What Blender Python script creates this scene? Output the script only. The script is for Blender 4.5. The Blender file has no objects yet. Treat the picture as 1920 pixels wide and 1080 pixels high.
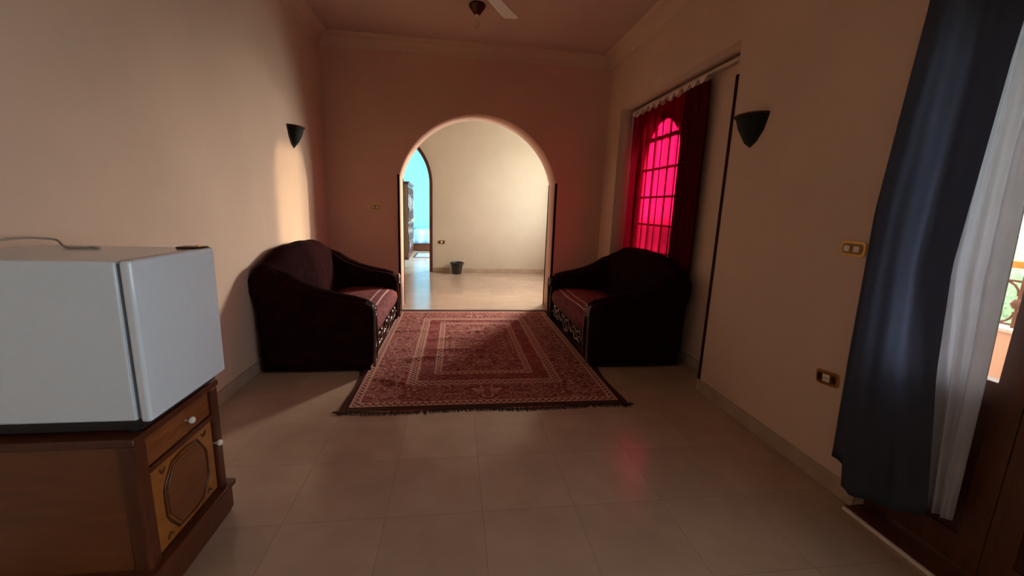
import bpy, bmesh, math, random
from mathutils import Vector, Matrix
random.seed(7)
SC = bpy.context.scene
COL = SC.collection
PI = math.pi
CAM_H = 1.5
# ------------------------------------------------------------------ camera
cam_d = bpy.data.cameras.new('camera'); cam = bpy.data.objects.new('camera', cam_d); COL.objects.link(cam)
cam_d.sensor_width = 36.0; cam_d.lens = 776.0 / 1920.0 * 36.0; cam_d.clip_start = 0.05; cam_d.clip_end = 400
def _basis():
    f = 776.0
    Y = Vector((-106, -153, f)).normalized()
    D = Vector((-145, 4037, f)); D = (D - Y * D.dot(Y)).normalized()
    X = D.cross(Y)
    if X.x < 0: X = -X
    rows = (X, Y, -D)
    m = Matrix.Identity(4)
    for i in range(3):
        m[i][0] = rows[i][0]; m[i][1] = -rows[i][1]; m[i][2] = -rows[i][2]
    m[2][3] = CAM_H
    return m
cam.matrix_world = _basis()
SC.camera = cam
# ------------------------------------------------------------------ view
SC.view_settings.view_transform = 'Standard'; SC.view_settings.look = 'None'
SC.view_settings.gamma = 1; SC.view_settings.use_curve_mapping = False
SC.view_settings.exposure = 0.0
# ------------------------------------------------------------------ world: hazy evening sky, warm towards the low sun, blue away from it
W = bpy.data.worlds.new('sky'); SC.world = W; W.use_nodes = True
nt = W.node_tree; nt.nodes.clear()
def wn(t): return nt.nodes.new(t)
wo = wn('ShaderNodeOutputWorld'); bg = wn('ShaderNodeBackground'); geo = wn('ShaderNodeTexCoord')
dot = wn('ShaderNodeVectorMath'); dot.operation = 'DOT_PRODUCT'; dot.inputs[1].default_value = (0.81, 0.58, 0.05)
nt.links.new(geo.outputs['Generated'], dot.inputs[0])
rp = wn('ShaderNodeValToRGB'); rp.color_ramp.elements[0].position = 0.0; rp.color_ramp.elements[0].color = (0.30, 0.42, 0.55, 1)
rp.color_ramp.elements[1].position = 0.97; rp.color_ramp.elements[1].color = (1.0, 0.90, 0.82, 1)
e = rp.color_ramp.elements.new(0.6); e.color = (0.84, 0.88, 0.92, 1)
mr = wn('ShaderNodeMapRange'); mr.inputs[1].default_value = -1; mr.inputs[2].default_value = 1
nt.links.new(dot.outputs['Value'], mr.inputs[0]); nt.links.new(mr.outputs[0], rp.inputs[0])
nt.links.new(rp.outputs[0], bg.inputs[0]); bg.inputs[1].default_value = 6.0
nt.links.new(bg.outputs[0], wo.inputs[0])

def area(name, loc, rot, sx, sy, power, color, spread=PI, portal=False):
    l = bpy.data.lights.new(name, 'AREA'); l.shape = 'RECTANGLE'; l.size = sx; l.size_y = sy
    l.energy = power; l.color = color; l.spread = spread
    if portal: l.cycles.is_portal = True
    o = bpy.data.objects.new(name, l); COL.objects.link(o); o.location = loc; o.rotation_euler = rot
    return o
# daylight entering through each real opening (x-facing light: rotation about Y)
TO_NEGX = (0, PI/2, 0); TO_POSY = (PI/2, 0, 0)
area('balcony_daylight', (2.95, 0.55, 1.15), TO_NEGX, 1.5, 1.3, 36, (0.88, 0.94, 1.0), math.radians(125))
area('rear_window_daylight', (2.62, -1.25, 1.35), TO_NEGX, 1.1, 1.3, 44, (0.62, 0.82, 1.0), math.radians(135))
area('hall_window_daylight', (2.85, 8.25, 2.1), TO_NEGX, 1.4, 1.3, 120, (1.0, 0.97, 0.94))
HZ = Vector((-0.57, -0.76, -0.42)).normalized()
area('hall_window_bright_haze', (2.98, 8.80, 2.40), HZ.to_track_quat('-Z', 'Y').to_euler(), 0.55, 0.8, 54, (1.0, 0.91, 0.80), math.radians(60))
area('bedroom_window_daylight', (1.9, 12.4, 1.7), TO_NEGX, 1.6, 2.0, 850, (0.66, 0.87, 1.0))
# low hazy sun as a distant spot, its cone narrowed to the hall window alone
sp = bpy.data.lights.new('low_sun', 'SPOT'); sp.energy = 270000; sp.color = (1.0, 0.74, 0.46); sp.spot_size = math.radians(2.4); sp.spot_blend = 0.3
sp.shadow_soft_size = 1.5
area('niche_window_portal', (2.62, 4.87, 1.75), TO_NEGX, 1.9, 1.15, 1, (1, 1, 1), portal=True)
so = bpy.data.objects.new('low_sun', sp); COL.objects.link(so)
SUN_T = Vector((2.5, 8.15, 1.85)); SUN_D = Vector((0.95, 0.68, 0.19)).normalized()
so.location = SUN_T + SUN_D * 60; so.rotation_euler = SUN_D.to_track_quat('Z', 'Y').to_euler()

# ================================================================== materials
def lin(c):
    return tuple(((v/12.92) if v <= 0.04045 else ((v+0.055)/1.055)**2.4) for v in c)
class NT:
    def __init__(s, name):
        s.m = bpy.data.materials.new(name); s.m.use_nodes = True; s.t = s.m.node_tree
        s.b = s.t.nodes['Principled BSDF']; s.out = s.t.nodes['Material Output']
    def n(s, t, **k):
        x = s.t.nodes.new(t)
        for a, b in k.items(): setattr(x, a, b)
        return x
    def l(s, a, b): s.t.links.new(a, b)
    def coord(s, kind='Object'): return s.n('ShaderNodeTexCoord').outputs[kind]
    def pos(s): return s.n('ShaderNodeNewGeometry').outputs['Position']
    def noise(s, vec, scale, detail=4, rough=.5):
        x = s.n('ShaderNodeTexNoise'); x.inputs['Scale'].default_value = scale; x.inputs['Detail'].default_value = detail
        x.inputs['Roughness'].default_value = rough
        s.l(vec, x.inputs['Vector']); return x.outputs['Fac']
    def math(s, op, a, b=None, c=None):
        x = s.n('ShaderNodeMath', operation=op)
        for i, v in enumerate((a, b, c)):
            if v is None: continue
            if hasattr(v, 'is_linked') or hasattr(v, 'links'): s.l(v, x.inputs[i])
            else: x.inputs[i].default_value = v
        return x.outputs[0]
    def ramp(s, fac, stops):
        x = s.n('ShaderNodeValToRGB'); r = x.color_ramp
        while len(r.elements) < len(stops): r.elements.new(0.5)
        for el, (p, c) in zip(r.elements, stops):
            el.position = p; el.color = (*c, 1) if len(c) == 3 else c
        s.l(fac, x.inputs[0]); return x.outputs[0]
    def mix(s, f, a, b):
        x = s.n('ShaderNodeMix', data_type='RGBA')
        for sock, v in ((x.inputs[0], f), (x.inputs[6], a), (x.inputs[7], b)):
            if hasattr(v, 'links'): s.l(v, sock)
            elif isinstance(v, tuple): sock.default_value = (*v, 1)
            else: sock.default_value = v
        return x.outputs[2]
    def bump(s, h, strength=.3, dist=.01):
        x = s.n('ShaderNodeBump'); x.inputs['Strength'].default_value = strength; x.inputs['Distance'].default_value = dist
        s.l(h, x.inputs['Height']); s.l(x.outputs[0], s.b.inputs['Normal'])
    def set(s, color=None, rough=None, metal=None, **k):
        if color is not None:
            if hasattr(color, 'links'): s.l(color, s.b.inputs['Base Color'])
            else: s.b.inputs['Base Color'].default_value = (*color, 1)
        if rough is not None: s.b.inputs['Roughness'].default_value = rough
        if metal is not None: s.b.inputs['Metallic'].default_value = metal
        for a, v in k.items(): s.b.inputs[a].default_value = v
        return s
def simple(name, c, rough=.5, metal=0., nscale=30, var=.12, bump=0.0, **k):
    t = NT(name); v = t.coord('Object'); f = t.noise(v, nscale)
    c0 = tuple(x*(1-var) for x in c); c1 = tuple(min(1, x*(1+var)) for x in c)
    t.set(t.ramp(f, [(.3, c0), (.7, c1)]), rough, metal, **k)
    if bump: t.bump(f, bump, .01)
    return t.m
M = {}
def plaster(name, c):
    t = NT(name); v = t.pos(); f = t.noise(v, 1.3, 5, .6); g = t.noise(v, 60, 3)
    c0 = tuple(x*.93 for x in c); c1 = tuple(min(1, x*1.05) for x in c)
    t.set(t.ramp(f, [(.3, c0), (.7, c1)]), .8); t.bump(g, .12, .004); return t.m
M['wall'] = plaster('peach_plaster', (.70, .50, .37))
M['redlitwall'] = plaster('redlit_plaster', (.72, .435, .325))  # far wall: the curtain's red glow is put into the plaster colour
M['ceil'] = plaster('ceiling_plaster', (.60, .42, .34))
M['hallwall'] = plaster('hall_plaster', (.57, .48, .36))
M['bluewall'] = plaster('pale_blue_plaster', (.33, .78, .90))
M['pink'] = plaster('pink_render', (.90, .62, .48))
def tile():
    t = NT('polished_floor_tile'); p = t.pos(); sx = t.n('ShaderNodeSeparateXYZ'); t.l(p, sx.inputs[0])
    T = .4745
    u = t.math('DIVIDE', t.math('SUBTRACT', sx.outputs[0], .150), T); v = t.math('DIVIDE', t.math('SUBTRACT', sx.outputs[1], 1.827), T)
    fu = t.math('ABSOLUTE', t.math('SUBTRACT', t.math('FRACT', u), .5)); fv = t.math('ABSOLUTE', t.math('SUBTRACT', t.math('FRACT', v), .5))
    g = t.math('GREATER_THAN', t.math('MAXIMUM', fu, fv), .4965)
    cid = t.n('ShaderNodeCombineXYZ'); t.l(t.math('FLOOR', u), cid.inputs[0]); t.l(t.math('FLOOR', v), cid.inputs[1])
    wnz = t.n('ShaderNodeTexWhiteNoise'); t.l(cid.outputs[0], wnz.inputs[0])
    n1 = t.noise(p, 3.5, 6, .6); n2 = t.noise(p, 45, 3)
    base = t.ramp(n1, [(.25, (.41, .28, .20)), (.75, (.51, .36, .265))])
    var = t.math('MULTIPLY_ADD', wnz.outputs['Value'], .14, .91)
    vm = t.n('ShaderNodeVectorMath', operation='SCALE'); t.l(base, vm.inputs[0]); t.l(var, vm.inputs['Scale'])
    col = t.mix(t.math('MULTIPLY', g, .62), vm.outputs[0], (.13, .08, .05))
    t.set(col, .2)
    t.l(t.math('ADD', t.math('MULTIPLY_ADD', n2, .10, .13), t.math('MULTIPLY', g, .4)), t.b.inputs['Roughness'])
    t.bump(t.math('ADD', t.math('MULTIPLY', t.math('SUBTRACT', 1.0, g), 1.0), t.math('MULTIPLY', wnz.outputs['Value'], .0)), .25, .002)
    return t.m
M['tile'] = tile()
M['base'] = simple('skirting_tile', (.44, .33, .23), .35, nscale=8)
def wood(name, dark, light, scale=1.0, rough=.32, axis=(1, 8, 1)):
    t = NT(name); v = t.coord('Object'); mp = t.n('ShaderNodeMapping'); mp.inputs['Scale'].default_value = axis
    t.l(v, mp.inputs[0]); f = t.noise(mp.outputs[0], 5*scale, 6, .65); g = t.noise(v, 2.2, 3)
    w = t.math('ADD', t.math('MULTIPLY', f, .65), t.math('MULTIPLY', g, .35))
    t.set(t.ramp(w, [(.3, dark), (.55, tuple((a+b)/2 for a, b in zip(dark, light))), (.72, light)]), rough)
    t.bump(f, .15, .003); return t.m
M['ply'] = wood('orange_veneer', (.105, .032, .009), (.21, .070, .018), 1, .38, (1, 1, 6))
M['wooddark'] = wood('dark_stained_wood', (.045, .010, .004), (.13, .035, .012), 1.3, .3, (6, 6, 1))
M['woodmid'] = wood('carved_red_wood', (.13, .035, .010), (.30, .10, .028), 1.2, .25, (1, 1, 5))
M['woodpanel'] = wood('honey_wood', (.21, .066, .010), (.42, .145, .026), 1.4, .22, (1, 1, 5))
M['doorwood'] = wood('door_wood', (.05, .014, .006), (.15, .045, .018), 1.0, .35, (6, 6, 1))
M['guard'] = simple('corner_guard_wood', (.035, .008, .006), .7, **{'Specular IOR Level': .1})
M['fridge'] = simple('fridge_enamel', (.70, .79, .86), .22, nscale=40, var=.015, **{'Coat Weight': .3})
M['gasket'] = simple('grey_gasket', (.10, .14, .18), .6)
M['black'] = simple('black_plastic', (.012, .012, .014), .45)
M['rubber'] = simple('black_bucket_rubber', (.018, .015, .012), .5)
M['whiteplastic'] = simple('ivory_plastic', (.75, .68, .55), .3, var=.03)
M['porcelain'] = simple('porcelain_knob', (.85, .78, .66), .15, var=.03)
M['brass'] = simple('aged_brass', (.62, .42, .16), .28, 1.0, nscale=60)
M['midbrass'] = simple('worn_brass', (.26, .15, .05), .4, 1.0, nscale=60)
M['switchbtn'] = simple('yellowed_plastic', (.50, .38, .22), .35, var=.03)
M['darkbrass'] = simple('dark_brass', (.10, .045, .02), .35, 1.0, nscale=60)
M['sconce'] = simple('dark_green_ceramic', (.012, .016, .010), .6, nscale=25, var=.3, **{'Specular IOR Level': .15})
M['velvet'] = simple('maroon_velvet', (.016, .0035, .004), .9, nscale=14, var=.35, bump=.2, **{'Specular IOR Level': .02})
M['frame'] = simple('polished_carved_frame', (.045, .016, .010), .16, nscale=20, var=.3, **{'Coat Weight': .6})
M['gilt'] = simple('worn_silver_gilt', (.15, .10, .085), .2, .4, nscale=40, var=.3)
M['fan'] = simple('white_fan_enamel', (.80, .74, .68), .4, var=.02)
M['rail'] = simple('pale_aluminium_rail', (.72, .60, .50), .3, .6, var=.05)
M['iron'] = simple('brown_painted_iron', (.20, .085, .045), .5)
M['orange'] = simple('orange_painted_rail', (.85, .38, .06), .45, var=.05)
M['ledge'] = simple('white_ledge', (.85, .80, .74), .6)
M['marble'] = simple('pale_threshold_marble', (.72, .66, .58), .2, nscale=9)
M['balfloor'] = simple('balcony_tile', (.45, .34, .27), .6)
M['wire'] = simple('pale_cable', (.36, .30, .24), .5)
M['tape'] = simple('white_header_tape', (.78, .66, .60), .8)
M['blind'] = simple('blue_bedsheet', (.36, .62, .86), .8)
M['sheetwhite'] = simple('pale_bedsheet', (.66, .80, .92), .8)
M['bark'] = simple('tree_bark', (.10, .06, .035), .9, bump=.4)
M['fringe'] = simple('dark_rug_fringe', (.045, .018, .012), .95)
def cloth(name, c, trans, see=0.0, seecol=None, wscale=260, tk=1.0, blur=0):
    """woven curtain: diffuse + translucent, optionally loosely woven so one can see through"""
    t = NT(name); v = t.coord('Object'); f = t.noise(v, 9, 4)
    w1 = t.n('ShaderNodeTexWave', bands_direction='Z'); w1.inputs['Scale'].default_value = wscale; t.l(v, w1.inputs['Vector'])
    c0 = tuple(x*.85 for x in c); cc = t.ramp(f, [(.3, c0), (.7, c)])
    d = t.n('ShaderNodeBsdfDiffuse'); t.l(cc, d.inputs[0])
    tr = t.n('ShaderNodeBsdfTranslucent'); tr.inputs[0].default_value = (*tuple(min(1, x*tk) for x in c), 1)
    mx = t.n('ShaderNodeMixShader'); mx.inputs[0].default_value = trans; t.l(d.outputs[0], mx.inputs[1]); t.l(tr.outputs[0], mx.inputs[2])
    last = mx.outputs[0]
    if see:
        tp = t.n('ShaderNodeBsdfRefraction' if blur else 'ShaderNodeBsdfTransparent'); tp.inputs[0].default_value = (*(seecol or c), 1)
        if blur: tp.inputs['IOR'].default_value = 1.07; tp.inputs['Roughness'].default_value = blur
        m2 = t.n('ShaderNodeMixShader'); mp = t.n('ShaderNodeMapping'); mp.inputs['Scale'].default_value = (1, 9, .12); t.l(v, mp.inputs[0])
        gather = t.math('MULTIPLY_ADD', t.noise(mp.outputs[0], 2.2, 3, .6), 2.4, -.45)
        t.l(t.math('MINIMUM', 1.0, t.math('MULTIPLY', gather, t.math('MULTIPLY_ADD', w1.outputs['Fac'], see*.4, see))), m2.inputs[0]); m2.inputs[0].default_value = see; t.l(last, m2.inputs[1]); t.l(tp.outputs[0], m2.inputs[2]); last = m2.outputs[0]
    t.l(last, t.out.inputs[0]); return t.m
M['redcloth'] = cloth('thin_red_curtain_cloth', (.30, .004, .012), .5, .72, (.66, .005, .060), blur=.45)
M['redthick'] = cloth('doubled_red_curtain_cloth', (.085, .006, .007), .15)
M['bluecloth'] = cloth('slate_blue_curtain_cloth', (.10, .109, .140), .5, tk=3.1)
M['sheer'] = cloth('white_sheer_cloth', (.60, .60, .64), .4, .06, (.9, .92, .95))
def glass():
    t = NT('window_glass'); tp = t.n('ShaderNodeBsdfTransparent'); tp.inputs[0].default_value = (.95, .97, .96, 1)
    g = t.n('ShaderNodeBsdfGlossy'); g.inputs['Roughness'].default_value = .02
    lw = t.n('ShaderNodeLayerWeight'); lw.inputs[0].default_value = .5
    mx = t.n('ShaderNodeMixShader'); t.l(t.math('MULTIPLY_ADD', t.math('POWER', lw.outputs['Facing'], 5.0), .5, .02), mx.inputs[0]); t.l(tp.outputs[0], mx.inputs[1]); t.l(g.outputs[0], mx.inputs[2])
    t.l(mx.outputs[0], t.out.inputs[0]); return t.m
M['glass'] = glass()
def leafmat(name, c):
    t = NT(name); v = t.pos(); f = t.noise(v, 3, 3)
    cc = t.ramp(f, [(.3, tuple(x*.7 for x in c)), (.7, tuple(min(1, x*1.25) for x in c))])
    d = t.n('ShaderNodeBsdfDiffuse'); t.l(cc, d.inputs[0]); tr = t.n('ShaderNodeBsdfTranslucent'); t.l(cc, tr.inputs[0])
    mx = t.n('ShaderNodeMixShader'); mx.inputs[0].default_value = .35; t.l(d.outputs[0], mx.inputs[1]); t.l(tr.outputs[0], mx.inputs[2])
    t.l(mx.outputs[0], t.out.inputs[0]); return t.m
M['leaf'] = leafmat('green_leaves', (.42, .52, .32))
M['grass'] = simple('far_green_fields', (.24, .36, .16), .9, nscale=.08, var=.4)
def rugmat(name, hx, hy):
    t = NT(name); v = t.coord('Object'); s = t.n('ShaderNodeSeparateXYZ'); t.l(v, s.inputs[0])
    ax = t.math('SUBTRACT', hx, t.math('ABSOLUTE', s.outputs[0])); ay = t.math('SUBTRACT', hy, t.math('ABSOLUTE', s.outputs[1]))
    d = t.math('MINIMUM', ax, ay)
    red = (.19, .020, .021); dk = (.035, .006, .008); pk = (.54, .27, .21); brn = (.048, .018, .009); rose = (.28, .085, .075)
    # flowing floral pattern, symmetric about the middle like a woven rug
    cv = t.n('ShaderNodeCombineXYZ'); t.l(t.math('ABSOLUTE', s.outputs[0]), cv.inputs[0]); t.l(t.math('ABSOLUTE', s.outputs[1]), cv.inputs[1])
    nz = t.n('ShaderNodeTexNoise'); nz.inputs['Scale'].default_value = 13; nz.inputs['Detail'].default_value = 2; nz.inputs['Distortion'].default_value = 1.6; t.l(cv.outputs[0], nz.inputs['Vector'])
    vo = t.n('ShaderNodeTexVoronoi', feature='F1'); vo.inputs['Scale'].default_value = 9; t.l(cv.outputs[0], vo.inputs['Vector'])
    ring = t.math('SINE', t.math('MULTIPLY', vo.outputs['Distance'], 34.0))
    fl = t.ramp(nz.outputs['Fac'], [(.30, dk), (.41, red), (.49, red), (.52, pk), (.57, pk), (.60, dk), (.64, red), (.72, dk)])
    fl2 = t.mix(t.math('MULTIPLY', t.math('GREATER_THAN', ring, .55), .55), fl, rose)
    fine = t.noise(v, 120, 2)
    fl3 = t.mix(t.math('MULTIPLY', t.math('GREATER_THAN', fine, .57), .35), fl2, pk)
    # inner medallion lattice
    w = t.n('ShaderNodeTexWave', wave_type='RINGS', rings_direction='SPHERICAL'); w.inputs['Scale'].default_value = 2.4; w.inputs['Distortion'].default_value = 3.0; w.inputs['Detail'].default_value = 2; w.inputs['Detail Scale'].default_value = 3; t.l(cv.outputs[0], w.inputs['Vector'])
    field = t.mix(t.math('MULTIPLY', t.math('GREATER_THAN', w.outputs['Fac'], .72), .5), fl3, rose)
    # beads along the guard borders
    s2 = t.math('ADD', s.outputs[0], s.outputs[1]); bead = t.math('GREATER_THAN', t.math('ADD', t.math('MULTIPLY', t.math('SINE', t.math('MULTIPLY', s.outputs[0], 120.0)), t.math('SINE', t.math('MULTIPLY', s.outputs[1], 120.0))), t.math('MULTIPLY', t.noise(v, 60, 3), .5)), .42)
    beadc = t.mix(bead, pk, dk)
    def band(col, a, b, inner):
        m = t.math('MULTIPLY', t.math('GREATER_THAN', d, a), t.math('LESS_THAN', d, b)); return t.mix(m, inner, col)
    col = field
    plain = t.mix(.55, fl3, red)
    col = band(plain, .54, .665, col)
    for a, b, c in ((0., .05, brn), (.05, .07, dk), (.07, .085, pk), (.085, .125, beadc), (.125, .14, pk),
                    (.44, .452, pk), (.452, .51, beadc), (.51, .525, pk),
                    (.665, .68, pk), (.68, .715, beadc), (.715, .73, pk)):
        col = band(c, a, b, col)
    worn = t.noise(v, 30, 4, .7)
    col = t.mix(t.math('MULTIPLY', worn, .12), col, (.24, .08, .06))
    t.set(col, .95); t.b.inputs['Specular IOR Level'].default_value = .1
    t.bump(t.noise(v, 300, 2), .5, .004); return t.m

# ================================================================== mesh helpers
def tag(o, label=None, cat=None, group=None, kind=None):
    if label: o['label'] = label
    if cat: o['category'] = cat
    if group: o['group'] = group
    if kind: o['kind'] = kind
    return o
def empty(name, loc=(0, 0, 0), rz=0, label=None, cat=None, group=None, kind=None):
    o = bpy.data.objects.new(name, None); COL.objects.link(o); o.location = loc; o.rotation_euler = (0, 0, rz)
    o.empty_display_size = .1
    return tag(o, label, cat, group, kind)
def finish(name, bm, mat, parent=None, smooth=True, ang=40, bevel=0, seg=2, kind=None, loc=None):
    bmesh.ops.recalc_face_normals(bm, faces=bm.faces)
    me = bpy.data.meshes.new(name); bm.to_mesh(me); bm.free()
    mats = mat if isinstance(mat, (list, tuple)) else [mat]
    for m in mats: me.materials.append(m)
    if smooth:
        for p in me.polygons: p.use_smooth = True
        me.set_sharp_from_angle(angle=math.radians(ang))
    o = bpy.data.objects.new(name, me); COL.objects.link(o)
    if parent is not None: o.parent = parent
    if loc is not None: o.location = loc
    if bevel:
        b = o.modifiers.new('bevel', 'BEVEL'); b.width = bevel; b.segments = seg; b.limit_method = 'ANGLE'; b.angle_limit = math.radians(35); b.harden_normals = False
    if kind: o['kind'] = kind
    return o
def box(bm, x0, x1, y0, y1, z0, z1, mi=0):
    v = [bm.verts.new(c) for c in ((x0, y0, z0), (x1, y0, z0), (x1, y1, z0), (x0, y1, z0), (x0, y0, z1), (x1, y0, z1), (x1, y1, z1), (x0, y1, z1))]
    for f in ((0, 3, 2, 1), (4, 5, 6, 7), (0, 1, 5, 4), (1, 2, 6, 5), (2, 3, 7, 6), (3, 0, 4, 7)):
        fc = bm.faces.new([v[i] for i in f]); fc.material_index = mi
    return v
def BX(*boxes):
    bm = bmesh.new()
    for b in boxes: box(bm, *b)
    return bm
def tube(bm, pts, r, n=8, closed=False, cap=True, flat=1.0):
    pts = [Vector(p) for p in pts]; rr = r if isinstance(r, (list, tuple)) else [r]*len(pts)
    rings = []; up = Vector((0, 0, 1)); prev = None
    for i, p in enumerate(pts):
        if closed: t = pts[(i+1) % len(pts)] - pts[i-1]
        else: t = pts[min(i+1, len(pts)-1)] - pts[max(i-1, 0)]
        t.normalize()
        if prev is None:
            a = t.orthogonal().normalized() if abs(t.dot(up)) > .95 else t.cross(up).normalized()
        else:
            a = (prev - t * prev.dot(t)).normalized()
        prev = a; b = t.cross(a)
        rings.append([bm.verts.new(p + (a*math.cos(2*PI*k/n) + b*math.sin(2*PI*k/n)*flat)*rr[i]) for k in range(n)])
    m = len(rings)
    for i in range(m if closed else m-1):
        A, B = rings[i], rings[(i+1) % m]
        for k in range(n): bm.faces.new((A[k], A[(k+1) % n], B[(k+1) % n], B[k]))
    if cap and not closed:
        bm.faces.new(rings[0][::-1]); bm.faces.new(rings[-1])
def lathe(bm, prof, n=24, c=(0, 0, 0), a0=0, a1=2*PI, axis='Z'):
    full = abs(a1-a0-2*PI) < 1e-5; m = n if full else n+1; rings = []
    for (r, z) in prof:
        ring = []
        for k in range(m):
            a = a0 + (a1-a0)*k/n
            if axis == 'Z': p = (c[0]+r*math.cos(a), c[1]+r*math.sin(a), c[2]+z)
            elif axis == 'X': p = (c[0]+z, c[1]+r*math.cos(a), c[2]+r*math.sin(a))
            else: p = (c[0]+r*math.cos(a), c[1]+z, c[2]+r*math.sin(a))
            ring.append(bm.verts.new(p))
        rings.append(ring)
    for i in range(len(rings)-1):
        A, B = rings[i], rings[i+1]
        for k in range(n if full else n):
            k2 = (k+1) % m
            if not full and k == m-1: continue
            try: bm.faces.new((A[k], A[k2], B[k2], B[k]))
            except ValueError: pass
    bmesh.ops.remove_doubles(bm, verts=bm.verts, dist=1e-5)
def plate(loops, depth0, depth1, plane):
    """filled 2D outline (first loop) with holes, extruded. plane 'YZ' -> depth is x ; 'XZ' -> depth is y ; 'XY' -> depth z"""
    cu = bpy.data.curves.new('tmp', 'CURVE'); cu.dimensions = '2D'; cu.fill_mode = 'BOTH'
    for lp in loops:
        s = cu.splines.new('POLY'); s.points.add(len(lp)-1); s.use_cyclic_u = True
        for q, (a, b) in zip(s.points, lp): q.co = (a, b, 0, 1)
    h = abs(depth1-depth0)/2; cu.extrude = h; mid = (depth0+depth1)/2
    ob = bpy.data.objects.new('tmp', cu); COL.objects.link(ob)
    dg = bpy.context.evaluated_depsgraph_get(); me = bpy.data.meshes.new_from_object(ob.evaluated_get(dg))
    bm = bmesh.new(); bm.from_mesh(me)
    for v in bm.verts:
        a, b, c = v.co; c += mid
        v.co = {'YZ': (c, a, b), 'XZ': (a, c, b), 'XY': (a, b, c)}[plane]
    bmesh.ops.remove_doubles(bm, verts=bm.verts, dist=1e-5)
    bpy.data.objects.remove(ob); bpy.data.curves.remove(cu); bpy.data.meshes.remove(me)
    return bm
def rect(a0, a1, b0, b1): return [(a0, b0), (a1, b0), (a1, b1), (a0, b1)]
def arc(cx, cy, r, t0, t1, n=28, ry=None):
    ry = ry or r
    return [(cx + r*math.cos(t0+(t1-t0)*i/n), cy + ry*math.sin(t0+(t1-t0)*i/n)) for i in range(n+1)]

# ================================================================== room shell
LX, RX, FY, BY, CZ = -1.72, 2.12, 5.96, -2.8, 3.57      # left, right, far, rear wall; ceiling
HY0, HY1 = 6.40, 9.60                                      # hall behind the arch
AX, AZ, AR = 0.327, 1.616, 1.119                           # the round arch
finish('floor', BX((-3.2, 2.62, -3.1, 16.3, -.12, 0)), M['tile'], smooth=False, kind='structure')
finish('ceiling', BX((-3.2, 2.62, -3.1, 16.3, CZ, CZ+.15)), M['ceil'], smooth=False, kind='structure')
finish('wall_left', BX((LX-.2, LX, BY-.2, 6.40, 0, CZ)), M['wall'], smooth=False, kind='structure')
ang0 = math.asin((1.872-AZ)/AR)
notch = [(AX+1.092, 0.0), (AX+1.092, 1.872)] + arc(AX, AZ, AR, ang0, PI-ang0, 48)[1:-1] + [(AX-1.092, 1.872), (AX-1.092, 0.0)]
# built as three pieces of one mesh, plaster colour differs on the hall side
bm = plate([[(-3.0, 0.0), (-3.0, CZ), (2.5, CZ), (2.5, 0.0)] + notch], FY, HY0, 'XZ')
finish('wall_far', bm, M['redlitwall'], smooth=False, kind='structure')
finish('wall_rear', BX((-2.6, 2.4, BY-.2, BY, 0, CZ)), M['wall'], smooth=False, kind='structure')
DY0, DY1, DZ = .62, 1.68, 2.5                               # balcony door opening
NY0, NY1, NZ = 3.15, 5.49, 2.81                             # curtain niche
bm = plate([[(BY-.2, 0), (BY-.2, CZ), (FY, CZ), (FY, 0), (NY1, 0), (NY1, NZ), (NY0, NZ), (NY0, 0), (DY1, 0), (DY1, DZ), (DY0, DZ), (DY0, 0)], rect(-1.95, -.55, .95, 2.3)], RX, 2.37, 'YZ')
finish('wall_right', bm, M['wall'], smooth=False, kind='structure')
WC, WR, WS, WT = 4.915, .57, .85, 2.10                      # arched window: centre y, half width, sill, springing
win = [(WC-WR, WS), (WC+WR, WS)] + arc(WC, WT, WR, 0, PI, 24)
bm = plate([rect(2.7, FY+.1, 0, CZ), win], 2.37, 2.50, 'YZ')
finish('wall_niche', bm, M['wall'], smooth=False, kind='structure')
# hall
bm = plate([rect(HY0, HY1+.2, 0, CZ), rect(7.40, 9.0, .95, 2.95)], 2.5, 2.62, 'YZ')
finish('wall_hall_right', bm, M['hallwall'], smooth=False, kind='structure')
finish('wall_hall_left', BX((-2.6, -2.4, HY0, HY1, 0, CZ)), M['hallwall'], smooth=False, kind='structure')
# pointed doorway to the bedroom
DJR, DAP, DLT = -.545, -1.02, -1.495
def pointed(jr, jl, spring, apex, grow=0.0):
    cx = (jr+jl)/2; hw = (jr-jl)/2 + grow; h = apex + grow*1.5 - spring
    R = (hw*hw + h*h)/(2*hw)
    t1 = math.atan2(h, (cx) - (cx+hw-R))
    right = [(cx+hw-R + R*math.cos(t1*i/12), spring + R*math.sin(t1*i/12)) for i in range(13)]
    left = [(2*cx - x, z) for x, z in reversed(right)]
    return [(jr+grow, 0.0)] + right + left[1:] + [(jl-grow, 0.0)]
door_out = pointed(DJR, DLT, 1.97, 2.90)
bm = plate([[(-3.0, 0), (-3.0, CZ), (2.62, CZ), (2.62, 0)] + door_out], HY1, HY1+.18, 'XZ')
finish('wall_hall_far', bm, M['hallwall'], smooth=False, kind='structure')
bm = plate([[*pointed(DJR, DLT, 1.97, 2.90, .035), *reversed(pointed(DJR, DLT, 1.97, 2.90, -.03))]], HY1-.035, HY1+.2, 'XZ')
finish('trim_1', bm, M['wooddark'], smooth=False, kind='structure')
# bedroom
finish('wall_bedroom_left', BX((-2.8, -2.6, HY1+.18, 16.2, 0, CZ)), M['bluewall'], smooth=False, kind='structure')
finish('wall_bedroom_far', BX((-2.8, 1.6, 16.0, 16.2, 0, CZ)), M['bluewall'], smooth=False, kind='structure')
bm = plate([rect(HY1+.18, 16.2, 0, CZ), rect(11.3, 13.5, .8, 2.5)], 1.4, 1.6, 'YZ')
finish('wall_bedroom_right', bm, M['bluewall'], smooth=False, kind='structure')
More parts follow.
